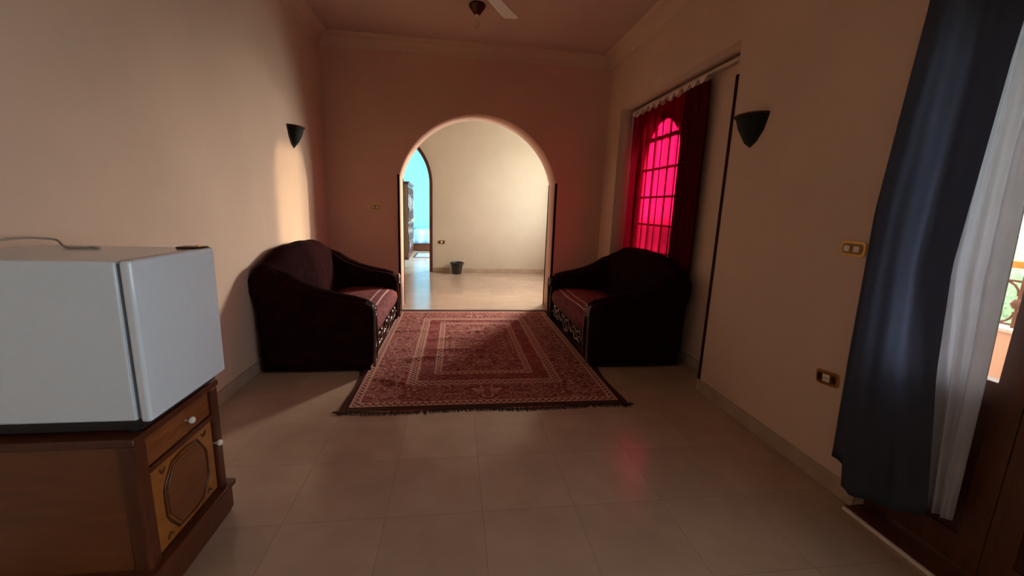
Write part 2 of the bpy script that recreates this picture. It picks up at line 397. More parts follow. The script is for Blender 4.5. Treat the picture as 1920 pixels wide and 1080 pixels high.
# window frames of the windows out of view
def casement(n, plane, a0, a1, b0, b1, d0, d1):
    w = empty('window_%d' % n, kind='structure')
    bars = [rect(a0, a1, b0, b1), rect(a0+.06, (a0+a1)/2-.03, b0+.06, b1-.06), rect((a0+a1)/2+.03, a1-.06, b0+.06, b1-.06)]
    finish('window_frame', plate(bars, d0, d1, plane), M['doorwood'], w, smooth=False)
    dm = (d0+d1)/2
    finish('pane', plate([rect(a0+.06, a1-.06, b0+.06, b1-.06)], dm-.003, dm+.003, plane), M['glass'], w, smooth=False)
    return w
casement(1, 'YZ', -1.95, -.55, .95, 2.3, 2.24, 2.30)
casement(2, 'YZ', 7.40, 9.0, .95, 2.95, 2.54, 2.59)
casement(3, 'YZ', 11.3, 13.5, .8, 2.5, 1.48, 1.54)
# arched niche window with muntins
w4 = empty('window_4', kind='structure')
def inset(r): return [(WC-r, WS+(WR-r)), (WC+r, WS+(WR-r))] + arc(WC, WT, r, 0, PI, 24)
bm = plate([win, inset(WR-.06)], 2.40, 2.46, 'YZ')
finish('window_frame', bm, M['doorwood'], w4, smooth=False)
mb = bmesh.new()
for y in (WC-.17, WC+.17): box(mb, 2.42, 2.44, y-.006, y+.006, WS+.05, WT+math.sqrt(WR**2-.17**2)-.03)
for z in (1.03, 1.36, 1.70, 2.04): box(mb, 2.41, 2.45, WC-WR+.05, WC+WR-.05, z-.012, z+.012)
box(mb, 2.41, 2.45, WC-.45, WC+.45, 2.38, 2.42)
finish('muntin_bars', mb, M['doorwood'], w4, smooth=False)
finish('pane', plate([inset(WR-.05)], 2.427, 2.433, 'YZ'), M['glass'], w4, smooth=False)
# crown moulding of the near room: stepped cove swept round the four walls
def crown(name, x0, x1, y0, y1, mat):
    prof = [(0.0, -.155), (.012, -.15), (.018, -.125), (.03, -.11)] + [(.03+.085*(1-math.cos(t)), -.11+.075*math.sin(t)) for t in [PI/2*i/7 for i in range(1, 8)]] + [(.125, -.03), (.14, -.022), (.145, 0.0), (0.0, 0.0)]
    bm = bmesh.new(); cs = []
    for (cx, cy, sx, sy) in ((x0, y0, 1, 1), (x1, y0, -1, 1), (x1, y1, -1, -1), (x0, y1, 1, -1)):
        cs.append([bm.verts.new((cx+sx*d, cy+sy*d, CZ+z)) for d, z in prof])
    for i in range(4):
        A, B = cs[i], cs[(i+1) % 4]
        for k in range(len(prof)-1): bm.faces.new((A[k], B[k], B[k+1], A[k+1]))
    return finish(name, bm, mat, ang=25, kind='structure')
crown('trim_2', LX, RX, BY, FY, M['wall'])
crown('trim_3', -2.4, 2.5, HY0, HY1, M['hallwall'])
# baseboards
BT, BH = .018, .10
finish('baseboard_left', BX((LX, LX+BT, BY, FY, 0, BH)), M['base'], smooth=False, kind='structure', bevel=.003)
finish('baseboard_far', BX((LX, AX-1.092, FY-BT, FY, 0, BH), (AX+1.092, RX, FY-BT, FY, 0, BH)), M['base'], smooth=False, kind='structure', bevel=.003)
finish('baseboard_right', BX((RX-BT, RX, DY1, NY0, 0, BH), (RX-BT, RX, NY1, FY, 0, BH), (RX-BT, RX, BY, DY0, 0, BH)), M['base'], smooth=False, kind='structure', bevel=.003)
finish('baseboard_niche', BX((2.37-BT, 2.37, NY0, NY1, 0, BH)), M['base'], smooth=False, kind='structure', bevel=.003)
finish('baseboard_hall', BX((DJR+.035, 2.5, HY1-BT, HY1, 0, BH), (2.5-BT, 2.5, HY0, HY1, 0, BH)), M['base'], smooth=False, kind='structure', bevel=.003)
# dark corner guards on the plaster edges
n = 4
for (x, y, sx, sy, z0, z1) in ((AX-1.092, FY, -1, 1, .0, 1.90), (AX+1.092, FY, 1, 1, .0, 1.87), (AX+1.092, HY0, 1, -1, 0, 1.87), (AX-1.092, HY0, -1, -1, 0, 1.87), (RX, NY0, 1, -1, BH, 2.56)):
    bm = BX((min(x-sx*.007, x+sx*.022), max(x-sx*.007, x+sx*.022), min(y-sy*.007, y), max(y-sy*.007, y), z0, z1),
            (min(x-sx*.007, x), max(x-sx*.007, x), min(y-sy*.007, y+sy*.022), max(y-sy*.007, y+sy*.022), z0, z1))
    finish('trim_%d' % n, bm, M['guard'], smooth=False, kind='structure'); n += 1
# dark joint across the floor where the two rooms meet
finish('trim_%d' % n, BX((AX-1.09, AX+1.09, FY-.005, FY+.03, 0, .004)), M['guard'], smooth=False, kind='structure')

# ------------------------------------------------------------------ balcony door
door = empty('door_1', (0, 0, 0), kind='structure')
fx0, fx1 = 2.20, 2.27
finish('door_frame', plate([[(DY0, .0), (DY0, DZ), (DY1, DZ), (DY1, 0), (DY1-.04, 0), (DY1-.04, DZ-.05), (DY0+.04, DZ-.05), (DY0+.04, 0)]], 2.17, 2.29, 'YZ'), M['doorwood'], door, smooth=False, bevel=.004)
def leaf(y0, y1, gy0, gy1):
    lf = finish('door_leaf', plate([rect(y0, y1, .03, DZ-.055), rect(gy0, gy1, .87, DZ-.16), rect(gy0, gy1, .16, .76)], fx0, fx1, 'YZ'), M['doorwood'], door, smooth=False, bevel=.004)
    bm = BX((fx0+.02, fx1-.02, gy0-.01, gy1+.01, .15, .77)); box(bm, fx0+.008, fx1-.008, gy0+.05, gy1-.05, .22, .70)
    finish('lower_panel', bm, M['doorwood'], lf, smooth=False, bevel=.006)
    finish('glass_pane', BX(((fx0+fx1)/2-.003, (fx0+fx1)/2+.003, gy0, gy1, .87, DZ-.16)), M['glass'], lf, smooth=False)
leaf(1.215, DY1-.042, 1.305, 1.56)
leaf(DY0+.042, 1.212, .75, 1.12)
finish('trim_%d' % (n+1), BX((2.045, 2.062, DY0, DY1-.0, -.01, .014)), M['marble'], smooth=False, kind='structure', bevel=.003)

finish('trim_19', BX((2.062, 2.30, DY0, DY1, -.01, .016)), M['doorwood'], smooth=False, kind='structure')

# ================================================================== rug
RHX, RHY = 1.115, 1.515; RCX, RCY = .275, 4.415
random.seed(3)
def rug():
    bm = bmesh.new(); NX, NY = 150, 200; g = []
    folds = [(-.02, 4.60, .30, -.02, .016, .05), (-.28, 3.98, .35, .06, .016, .045), (.02, 4.22, .45, -.10, .014, .045), (-.55, 4.9, .3, .05, .012, .04), (-.1, 5.3, .4, .03, .012, .05),
             (-.52, 3.40, .18, -.62, .024, .035), (.85, 3.9, .35, .12, .010, .06), (.25, 4.85, .5, .02, .010, .05)]
    for j in range(NY+1):
        row = []
        for i in range(NX+1):
            x = -RHX + 2*RHX*i/NX; y = -RHY + 2*RHY*j/NY
            wx, wy = x+RCX, y+RCY
            z = .010
            for (cx, cy, L, sl, h, w) in folds:
                h = h*1.35
                dx = wx-cx; dy = wy-(cy+sl*dx+.02*math.sin(dx*11))
                z += h*math.exp(-(dx/L)**2*2)*math.exp(-(dy/w)**2)
            ed = min(1, min(RHX-abs(x), RHY-abs(y))/.10)
            z = .010 + (z-.010)*(ed if (wx, wy) != 0 else 1)
            # slightly uneven edges; far end a touch wider
            sx = 1 + .012*math.sin(wy*7) + .022*(y/RHY)
            oy = .012*math.sin(wx*6.1+1) * abs(y)/RHY
            row.append(bm.verts.new((x*sx, y+oy, z)))
        g.append(row)
    low = []
    for j in range(NY):
        for i in range(NX): bm.faces.new((g[j][i], g[j][i+1], g[j+1][i+1], g[j+1][i]))
    ext = bmesh.ops.extrude_edge_only(bm, edges=[e for e in bm.edges if e.is_boundary])
    for v in [v for v in ext['geom'] if isinstance(v, bmesh.types.BMVert)]: v.co.z = .001
    o = finish('patterned_rug', bm, rugmat('woven_maroon_rug', RHX, RHY), loc=(RCX, RCY, 0), ang=80)
    tag(o, 'large worn maroon oriental rug with pink border bands lying between the two sofas', 'rug')
    fb = bmesh.new()
    for s in (-1, 1):
        k = -RHX
        while k < RHX:
            L = random.uniform(.028, .06); a = random.uniform(-.02, .02); yy = s*(RHY-.003) + .012*math.sin((k+RCX)*6.1+1)
            r = .0035
            xs = k*(1+.012*math.sin((s*RHY+RCY)*7)+.022*s)
            tube(fb, [(xs, yy, .006), (xs+a*.5, yy+s*L*.5, .006), (xs+a, yy+s*L, .003)], [r, r, .0015], 4)
            k += random.uniform(.007, .012)
    for cx, cy in ((-RHX*.978, -RHY), (RHX*.978, -RHY)):       # curled corners
        tube(fb, [(cx*.97, cy, .010), (cx*1.03, cy-.005, .014), (cx*1.055, cy+.01, .006)], [.018, .012, .003], 6, flat=.5)
    finish('fringe', fb, M['fringe'], o, kind='stuff')
    return o
rug()

# ================================================================== sofas
def seatmat():
    t = NT('red_patterned_seat_cover'); v = t.coord('Object'); s = t.n('ShaderNodeSeparateXYZ'); t.l(v, s.inputs[0])
    vo = t.n('ShaderNodeTexVoronoi'); vo.inputs['Scale'].default_value = 16; t.l(v, vo.inputs['Vector'])
    nz = t.n('ShaderNodeTexNoise'); nz.inputs['Scale'].default_value = 18; nz.inputs['Distortion'].default_value = 1.2; t.l(v, nz.inputs['Vector'])
    c = t.ramp(nz.outputs['Fac'], [(.3, (.05, .004, .008)), (.45, (.14, .006, .012)), (.56, (.20, .012, .016)), (.6, (.24, .055, .035)), (.66, (.12, .006, .012))])
    x = s.outputs[0]
    for a, b in ((.795, .812), (.880, .897)):
        m = t.math('MULTIPLY', t.math('GREATER_THAN', x, a), t.math('LESS_THAN', x, b)); c = t.mix(m, c, (.50, .33, .28))
    t.set(c, .9); t.bump(t.noise(v, 200, 2), .3, .003); return t.m
M['seat'] = seatmat()
def smoothstep(a, b, x):
    t = max(0, min(1, (x-a)/(b-a))); return t*t*(3-2*t)
def make_sofa(label, loc, rz):
    """local x: 0 back .. 1.0 front, y along the length"""
    S = empty('sofa', loc, rz, label, 'sofa')
    L = .90
    # base
    finish('base', BX((.05, .93, -L+.06, L-.06, .05, .36)), M['velvet'], S, bevel=.03, seg=3)
    # backrest, camel shaped, full length
    def top(y):
        u = abs(y)/L
        return .965 + .125*(1-smoothstep(.35, .95, u)) + .006*math.cos(y*11)
    bm = bmesh.new(); NYs = 44; rings = []
    for j in range(NYs+1):
        y = -L+.02 + (2*L-.04)*j/NYs; zt = top(y); r = .075
        endk = 1 - .25*smoothstep(.93, 1, abs(y)/L)
        prof = [(.06, .08), (.045, .5), (.03, zt-.28), (-.0, zt-.16), (.0, zt-.06), (.045, zt-.005), (.11, zt), (.18, zt-.03), (.215, zt-.10), (.235, zt-.22), (.27, .62), (.30, .42), (.31, .30)]
        cx = .14
        rings.append([bm.verts.new((cx+(x-cx)*endk, y, z)) for x, z in prof])
    for j in range(NYs):
        for k in range(len(prof)): bm.faces.new((rings[j][k], rings[j][(k+1) % len(prof)], rings[j+1][(k+1) % len(prof)], rings[j+1][k]))
    bm.faces.new(rings[0][::-1]); bm.faces.new(rings[-1])
    o = finish('backrest', bm, M['velvet'], S, ang=80); sb = o.modifiers.new('sub', 'SUBSURF'); sb.levels = 1; sb.render_levels = 2
    # arms
    for s in (-1, 1):
        out = [(.05, .05), (.03, .55), (-.015, .72), (-.02, .84), (.04, .93), (.14, .935), (.24, .88), (.36, .795), (.50, .735), (.66, .69), (.80, .665), (.90, .645), (.955, .61), (.985, .55), (.985, .45), (.97, .05)]
        bm = plate([out], s*(L-.20), s*L, 'XZ')
        arm = finish('arm', bm, M['velvet'], S, bevel=.045, seg=4, ang=60)
        # rounded roll on the arm's crest
        tb = bmesh.new()
        crest = [(.10, .875), (.24, .825), (.36, .745), (.50, .685), (.66, .64), (.80, .615), (.91, .59)]
        tube(tb, [(x, s*(L-.085), z) for x, z in crest], [.07, .078, .08, .08, .08, .078, .07], 14)
        finish('arm_roll', tb, M['velvet'], arm, ang=80)
        # polished carved post on the arm's front
        tb = bmesh.new(); yo = s*(L-.03)
        tube(tb, [(.975, yo, .62), (.993, yo, .58), (.997, yo, .50), (.993, yo, .34), (.99, yo, .18), (.985, yo, .05)], [.012, .017, .013, .010, .010, .012], 8)
        for i in range(9):
            a = 2*PI*i/9*.9
            pass
        tube(tb, [(.992, s*(L-.095)+.05*math.cos(t), .555+.05*math.sin(t)) for t in [2*PI*i/16 for i in range(16)]], .009, 6, closed=True)
        tube(tb, [(.992, s*(L-.095)+.022*math.cos(t), .555+.022*math.sin(t)) for t in [2*PI*i/10 for i in range(10)]], .008, 6, closed=True)
        tube(tb, [(.985, s*(L-.17), .50), (.993, s*(L-.16), .38), (.992, s*(L-.18), .24), (.985, s*(L-.15), .08)], .008, 6)
        finish('arm_post_carving', tb, M['gilt'], arm, ang=80)
    # seat cushion with cover falling over the front
    bm = bmesh.new(); n1 = 16; rings = []
    W2 = L-.205
    cr = [(.26, .40), (.30, .455), (.45, .475), (.62, .482), (.76, .48), (.86, .472), (.93, .452), (.975, .415), (.985, .36), (.975, .31), (.955, .27)]
    for j in range(n1+1):
        y = -W2 + 2*W2*j/n1
        rings.append([bm.verts.new((x, y, z + .006*math.sin(y*7)*math.sin(x*9))) for x, z in cr])
    for j in range(n1):
        for k in range(len(cr)-1): bm.faces.new((rings[j][k], rings[j][k+1], rings[j+1][k+1], rings[j+1][k]))
    o = finish('seat_cushion', bm, M['seat'], S, ang=80)
    sol = o.modifiers.new('sol', 'SOLIDIFY'); sol.thickness = .03; sol.offset = -1
    # carved scalloped front apron
    pts = [(-W2-.02, .34), (W2+.02, .34)]; low = []
    for i in range(61):
        y = W2+.02 - (2*W2+.04)*i/60; u = y/W2
        z = .12 + .055*abs(math.sin(u*PI*1.5)) + .02*math.cos(u*PI*9) - .045*math.exp(-(u/.14)**2)
        low.append((y, z))
    bm = plate([pts+low], .925, .955, 'YZ')
    ap = finish('apron', bm, M['frame'], S, smooth=False, bevel=.006)
    tb = bmesh.new()
    tube(tb, [(.962, y, z+.012) for y, z in low], .011, 6)
    for c in (-.45, 0, .45):
        for s in (-1, 1):
            tube(tb, [(.965, c+s*(.03+.11*(1-math.cos(t))/2 + .0), .20+.06*math.sin(t)*1.0) for t in [PI*1.5*i/10 for i in range(11)]], [.014, .014, .013, .012, .011, .010, .009, .008, .007, .006, .005], 6)
        lathe(tb, [(0, .014), (.02, .01), (.028, 0), (.0, -.004)], 12, (.960, c, .225), axis='X')
    finish('apron_carving', tb, M['gilt'], ap, ang=80)
    # feet
    for x, y in ((.90, -.80), (.90, .80), (.10, -.80), (.10, .80)):
        bm = bmesh.new(); zb = .013 if x > .5 else .001
        lathe(bm, [(0, zb), (.028, zb), (.040, .025), (.036, .045), (.03, .07), (0, .07)], 14, (x, y, 0))
        finish('foot', bm, M['frame'], S, ang=60)
    # velvet valance hiding the plinth on the ends and back
    for a, b in ((-L+.012, -L+.03), (L-.03, L-.012)):
        finish('valance', BX((.045, .955, a, b, .016, .30)), M['velvet'], S, smooth=False, bevel=.004)
    return S
make_sofa('dark maroon velvet sofa with red seat cover against the left wall below the light patch', (-1.70, 4.56, 0), 0)
make_sofa('dark maroon velvet sofa standing in the niche in front of the red curtain', (2.262, 4.56, 0), PI)

# ================================================================== cabinet and fridge
def cabinet():
    C = empty('wooden_cabinet', (-1.40, 1.69, 0), 0, 'brown wooden bedside cabinet with carved octagonal door panel, carrying the small white fridge', 'cabinet')
    ox, oy = -1.40, 1.69
    x0, x1, y0, y1 = -1.68-ox, -1.085-ox, 1.445-oy, 1.935-oy
    xf = x1
    finish('side_panel', BX((x0+.02, xf-.03, y0, y0+.02, .10, .655)), M['ply'], C, smooth=False)
    finish('side_panel', BX((x0+.02, xf-.03, y1-.02, y1, .10, .655)), M['ply'], C, smooth=False)
    finish('back_panel', BX((x0+.02, x0+.03, y0+.02, y1-.02, .10, .655)), M['ply'], C, smooth=False)
    for (a, b) in ((y0-.008, y0+.05), (y1-.042, y1+.008)):
        finish('corner_post', BX((xf-.05, xf+.008, a, b, .15, .655)), M['wooddark'], C, smooth=False, bevel=.008)
    finish('back_post', BX((x0, x0+.03, y0-.004, y0+.03, .10, .655)), M['wooddark'], C, smooth=False, bevel=.004)
    finish('cabinet_top', BX((x0, xf+.012, y0-.014, y1+.014, .655, .685)), M['wooddark'], C, smooth=False, bevel=.008, seg=3)
    finish('divider_rail', BX((xf-.03, xf+.002, y0+.05, y1-.042, .512, .535)), M['wooddark'], C, smooth=False, bevel=.004)
    bm = BX((x0, xf+.022, y0-.022, y1+.022, .02, .135)); box(bm, x0, xf+.035, y0-.034, y1+.034, .135, .165); box(bm, x0+.02, xf+.014, y0-.015, y1+.015, .001, .02)
    finish('plinth', bm, M['wooddark'], C, smooth=False, bevel=.007, seg=3)
    dr = finish('drawer', BX((xf-.05, xf-.004, y0+.053, y1-.045, .537, .652)), M['woodmid'], C, smooth=False, bevel=.006)
    yc = 1.725-oy
    def knob(y, z, par):
        bm = bmesh.new(); lathe(bm, [(0, 0), (.006, 0), (.006, .012), (.011, .015), (.0145, .022), (.013, .031), (.006, .036), (0, .036)], 16, (xf-.004, y, z), axis='X')
        finish('knob', bm, M['porcelain'], par, ang=80)
    knob(yc, .600, dr)
    dy0, dy1, dz0, dz1 = y0+.053, y1-.045, .17, .509
    d = finish('door', BX((xf-.03, xf-.004, dy0, dy1, dz0, dz1)), M['woodpanel'], C, smooth=False, bevel=.005)
    knob(1.895-oy, .395, d)
    # carved octagonal field with moulded border
    cy, cz = (dy0+dy1)/2, (dz0+dz1)/2+.003; a, b = .135, .140; k = .055
    octo = [(cy-a+k, cz-b), (cy-a*.2, cz-b-.006), (cy+a*.2, cz-b-.006), (cy+a-k, cz-b), (cy+a-.012, cz-b+k*1.1), (cy+a, cz-b+k*1.6), (cy+a, cz+b-k*1.6), (cy+a-.012, cz+b-k*1.1), (cy+a-k, cz+b), (cy+a*.2, cz+b+.008), (cy-a*.2, cz+b+.008), (cy-a+k, cz+b), (cy-a+.012, cz+b-k*1.1), (cy-a, cz+b-k*1.6), (cy-a, cz-b+k*1.6), (cy-a+.012, cz-b+k*1.1)]
    tb = bmesh.new(); tube(tb, [(xf-.002, y, z) for y, z in octo], .0055, 6, closed=True)
    bm2 = plate([[(cy+(y-cy)*.9, cz+(z-cz)*.9) for y, z in octo]], xf-.006, xf+.003, 'YZ')
    pn = finish('carved_panel', bm2, M['ply'], d, smooth=False, bevel=.004)
    for sy in (-1, 1):
        for sz in (-1, 1):
            tube(tb, [(xf-.002, cy+sy*(.145-.03*t), cz+sz*(.15-.02*math.sin(t*3))) for t in [i/6 for i in range(7)]], [.002, .004, .005, .005, .004, .003, .002], 6)
    finish('panel_moulding', tb, M['wooddark'], d, ang=80)
cabinet()
def fridge():
    ox, oy, oz = -1.36, 1.705, .686
    F = empty('mini_fridge', (ox, oy, oz), 0, 'small white box fridge with bare cream top standing on the brown cabinet', 'fridge')
    x0, x1, y0, y1, z0, z1 = -1.675-ox, -1.078-ox, 1.468-oy, 1.94-oy, .735-oz, 1.288-oz
    finish('body', BX((x0, x1, y0, y1, z0, z1)), M['fridge'], F, smooth=True, bevel=.008, seg=3)
    finish('door_gasket', BX((x1-.002, x1+.012, y0+.008, y1-.008, z0+.008, z1-.008)), M['gasket'], F, smooth=False)
    finish('door', BX((x1+.011, -1.032-ox, y0-.002, y1+.002, z0-.005, z1+.003)), M['fridge'], F, bevel=.011, seg=4)
    finish('shadow_gap_block', BX((x0+.01, x1+.005, y0+.012, y1-.012, .012, z0+.002)), M['black'], F, smooth=False)  # black block added in place of the shadow gap beneath the fridge
    for x in (x0+.05, x1-.04):
        for y in (y0+.04, y1-.04):
            bm = bmesh.new(); lathe(bm, [(0, 0), (.018, 0), (.018, .014), (.008, .016), (0, .016)], 14, (x, y, .0))
            finish('foot', bm, M['black'], F, ang=50)
    h = finish('top_hinge', BX((x1-.06, x1+.035, y1-.075, y1-.01, z1, z1+.009)), M['darkbrass'], F, bevel=.004)
    bm = bmesh.new(); lathe(bm, [(0, 0), (.012, 0), (.011, .006), (0, .007)], 12, (x1+.012, y1-.04, z1+.008)); finish('hinge_pin', bm, M['brass'], h, ang=50)
    # grey power lead lying on the top
    c = bmesh.new(); pts = []
    P0 = [(-1.60, 1.50, .0), (-1.62, 1.60, .010), (-1.645, 1.72, .025), (-1.64, 1.83, .030), (-1.58, 1.88, .022), (-1.52, 1.84, .004), (-1.46, 1.80, .000), (-1.40, 1.82, .0), (-1.36, 1.80, .0)]
    for i in range(len(P0)-1):
        for k in range(6):
            t = k/6; a = P0[max(i-1, 0)]; b = P0[i]; cc = P0[i+1]; d = P0[min(i+2, len(P0)-1)]
            pts.append(tuple(.5*((2*b[j])+(-a[j]+cc[j])*t+(2*a[j]-5*b[j]+4*cc[j]-d[j])*t*t+(-a[j]+3*b[j]-3*cc[j]+d[j])*t**3) for j in range(3)))
    tube(c, [(x, y, 1.293+z) for x, y, z in pts], .0045, 8)
    tag(finish('power_cable', c, M['wire'], ang=80), 'thin pale power cable curling over the back of the white fridge top', 'cable')
fridge()

# ================================================================== sconces
def sconce(label, loc, face):
    S = empty('wall_sconce', loc, 0 if face > 0 else PI, label, 'wall lamp', None)
    bm = bmesh.new()
    prof = [(.004, -.205), (.030, -.19), (.072, -.145), (.108, -.085), (.135, -.01), (.148, .0), (.142, .004), (.125, -.01), (.09, -.09), (.03, -.17), (.0, -.185)]
    lathe(bm, prof, 24, (0, 0, 0), -PI/2, PI/2)
    for v in bm.verts: v.co.x *= .80
    finish('shade', bm, M['sconce'], S, ang=60)
    bm = plate([[(-.155, .0), (.155, .0), (.148, -.03), (.118, -.11), (.06, -.18), (.0, -.215), (-.06, -.18), (-.118, -.11), (-.148, -.03)]], .0, .010, 'YZ')
    finish('back_plate', bm, M['sconce'], S, smooth=False, bevel=.002)
    bm = bmesh.new(); tube(bm, [(.146*.8*math.cos(a), .148*math.sin(a), .002) for a in [-PI/2+PI*i/16 for i in range(17)]], .006, 6)
    finish('rim', bm, M['darkbrass'], S, ang=80)
    bm = bmesh.new(); lathe(bm, [(0, 0), (.012, .0), (.012, -.06), (0, -.06)], 12, (.05, 0, -.05)); finish('bulb_holder', bm, M['whiteplastic'], S, ang=50)
sconce('dark green half-bowl wall sconce on the left wall beside the light patch', (LX, 4.90, 2.265), 1)
sconce('dark green half-bowl wall sconce on the right wall between niche and blue curtain', (RX, 2.895, 2.21), -1)

# ================================================================== switch plates
def switch(name, label, cat, loc, rz, kind, tilt=0, w=.142, h=.082, mat='brass'):
    """local: plate in XZ facing -Y"""
    S = empty(name, loc, rz, label, cat)
    S.rotation_euler = (0, tilt, rz)
    cor = []
    r = .02
    for (cx, cz, t0) in ((w/2-r, h/2-r, 0), (-w/2+r, h/2-r, PI/2), (-w/2+r, -h/2+r, PI), (w/2-r, -h/2+r, 1.5*PI)): cor += arc(cx, cz, r, t0, t0+PI/2, 5)
    finish('cover_plate', plate([cor], -.010, 0, 'XZ'), M[mat], S, smooth=False, bevel=.004, seg=3)
    inn = [(x*.80, z*.66) for x, z in cor]
    ins = finish('insert', plate([inn], -.013, -.009, 'XZ'), M['midbrass'], S, smooth=False)
    if kind == 'switch':
        for cx in (-.028, .028):
            finish('rocker', BX((cx-.016, cx+.016, -.020, -.012, -.016, .016)), M['whiteplastic'], S, smooth=False, bevel=.003)
    else:
        finish('socket_face', BX((-.022, .022, -.017, -.012, -.022, .022)), M['whiteplastic'], S, smooth=False, bevel=.003)
        for cx in (-.045, .045):
            finish('blank', BX((cx-.012, cx+.012, -.016, -.012, -.020, .020)), M['darkbrass'], S, smooth=False, bevel=.002)
        bm = BX((-.012, -.006, -.0185, -.0165, -.003, .003), (.006, .012, -.0185, -.0165, -.003, .003)); finish('pin_holes', bm, M['black'], S, smooth=False)
    for cx in (-w/2+.009, w/2-.009):
        bm = bmesh.new(); lathe(bm, [(0, -.0125), (.003, -.0125), (.0035, -.009)], 8, (cx, 0, 0), axis='Y'); finish('screw', bm, M['brass'], S, ang=50)
switch('light_switch', 'brass double light switch on the right wall just left of the blue curtain', 'light switch', (RX, 1.955, 1.352), -PI/2, 'switch')
switch('wall_socket', 'brass wall socket low on the right wall below the light switch', 'socket', (RX, 1.962, .612), -PI/2, 'socket', tilt=-.10)
switch('light_switch', 'small brass double light switch on the far wall left of the arch', 'light switch', (-1.085, FY, 1.455), 0, 'switch')
switch('wall_socket', 'small dark wall socket on the far hall wall seen through the arch', 'socket', (-.305, HY1, .69), 0, 'socket', w=.15, h=.08)

# ================================================================== bucket in the hall
bm = bmesh.new()
lathe(bm, [(0, 0), (.098, 0), (.102, .01), (.135, .235), (.148, .24), (.15, .262), (.140, .264), (.130, .25), (.094, .02), (0, .016)], 28)
bk = finish('bucket', bm, M['rubber'], ang=40, loc=(.045, 9.38, .001)); tag(bk, 'small black rubber bucket on the hall floor against the cream wall', 'bucket')
bm = bmesh.new(); tube(bm, [(.150*math.cos(a), -.03+.150*math.sin(a)*.35-.11, .24-.06*abs(math.sin(a))) for a in [PI+PI*i/14 for i in range(15)]], .004, 6); finish('handle', bm, M['black'], bk, ang=80)
for s in (-1, 1):
    bm = bmesh.new(); lathe(bm, [(0, -.008), (.016, -.008), (.016, .008), (0, .008)], 10, (s*.150, 0, .235), axis='X'); finish('handle_lug', bm, M['black'], bk, ang=50)

# ================================================================== ceiling fan and ceiling lamp holder
def fan():
    F = empty('ceiling_fan', (.14, 3.55, CZ), 0, 'white ceiling fan, one blade reaching into view beside the dark lamp holder', 'ceiling fan')
    bm = bmesh.new(); lathe(bm, [(0, 0), (.06, 0), (.055, -.03), (.02, -.06), (.012, -.06), (.012, -.30), (0, -.30)], 20); finish('down_rod', bm, M['fan'], F, ang=50)
    bm = bmesh.new(); lathe(bm, [(0, -.29), (.07, -.295), (.12, -.32), (.13, -.36), (.11, -.40), (.05, -.42), (0, -.425)], 28); finish('motor_housing', bm, M['fan'], F, ang=50)
    for k in range(3):
        a = math.atan2(.86, .52) + k*2*PI/3
        bm = bmesh.new(); secs = []
        for (r, w) in ((.16, .075), (.24, .115), (.40, .135), (.62, .150), (.665, .148), (.672, .10)):
            secs.append([(r, -w/2, -.008*w/.1), (r, w/2, .008*w/.1)])
        top = []; bot = []
        for s2 in secs:
            for dz, L2 in ((.003, top), (-.003, bot)): L2.append([bm.verts.new((x, y, z+dz)) for x, y, z in s2])
        for i in range(len(secs)-1):
            bm.faces.new((top[i][0], top[i+1][0], top[i+1][1], top[i][1])); bm.faces.new((bot[i][0], bot[i][1], bot[i+1][1], bot[i+1][0]))
            for e in (0, 1): bm.faces.new((top[i][e], bot[i][e], bot[i+1][e], top[i+1][e]))
        bm.faces.new((top[0][0], top[0][1], bot[0][1], bot[0][0])); bm.faces.new((top[-1][0], bot[-1][0], bot[-1][1], top[-1][1]))
        o = finish('blade', bm, M['fan'], F, ang=30); o.location = (0, 0, -.375); o.rotation_euler = (0, 0, a)
        bm = BX((.10, .22, -.018, .018, -.012, -.004)); br = finish('blade_bracket', bm, M['fan'], o, smooth=False, bevel=.003)
fan()
Lp = empty('ceiling_lamp', (.205, 4.80, CZ), 0, 'small dark brass ceiling lamp holder with bare bulb beside the fan blade', 'ceiling lamp')
bm = bmesh.new(); lathe(bm, [(0, 0), (.082, 0), (.088, -.015), (.080, -.035), (.055, -.06), (.040, -.085), (.026, -.10), (0, -.10)], 28); finish('canopy', bm, M['darkbrass'], Lp, ang=35)
bm = bmesh.new(); lathe(bm, [(0, -.098), (.022, -.10), (.022, -.128), (0, -.13)], 18); finish('bulb_socket', bm, M['whiteplastic'], Lp, ang=40)
bm = bmesh.new(); lathe(bm, [(0, -.128), (.014, -.13), (.018, -.15), (.030, -.175), (.032, -.195), (.022, -.218), (0, -.226)], 20)
finish('bulb', bm, M['glass'], Lp, ang=80)

# ================================================================== red curtain in the niche
CR0, CR1 = 3.80, 5.4895
rail = finish('curtain_rail', BX((2.285, 2.325, NY0+.01, NY1-.01, 2.765, 2.795), (2.295, 2.315, NY0+.3, NY0+.33, 2.79, NZ), (2.295, 2.315, 4.4, 4.43, 2.79, NZ), (2.295, 2.315, 5.3, 5.33, 2.79, NZ)), M['rail'], smooth=False, bevel=.004)
tag(rail, 'thin pale metal curtain rail along the top of the window niche', 'curtain rail')
RC = empty('window_curtain', (2.31, (CR0+CR1)/2, 0), 0, 'thin glowing red curtain drawn across the arched niche window behind the right sofa', 'curtain')
bm = bmesh.new(); NU, NV = 220, 30; oy = (CR0+CR1)/2; g = []
for j in range(NV+1):
    v = j/NV; row = []
    for i in range(NU+1):
        u = i/NU; y = CR0 + (CR1-CR0)*u
        sag = .028*(1-abs(math.cos(u*PI*10)))
        zt = 2.735 - sag; z = zt + (.10-zt)*v
        fold = math.sin(u*2*PI*10.0+.6*math.sin(u*9)) * (.014+.006*v) + .004*math.sin(u*61+v*3)
        row.append(bm.verts.new((fold*(1-smoothstep(.97, 1, u)), y-oy+.012*math.sin(u*2*PI*10)*v, z)))
    g.append(row)
for j in range(NV):
    for i in range(NU): bm.faces.new((g[j][i], g[j][i+1], g[j+1][i+1], g[j+1][i]))
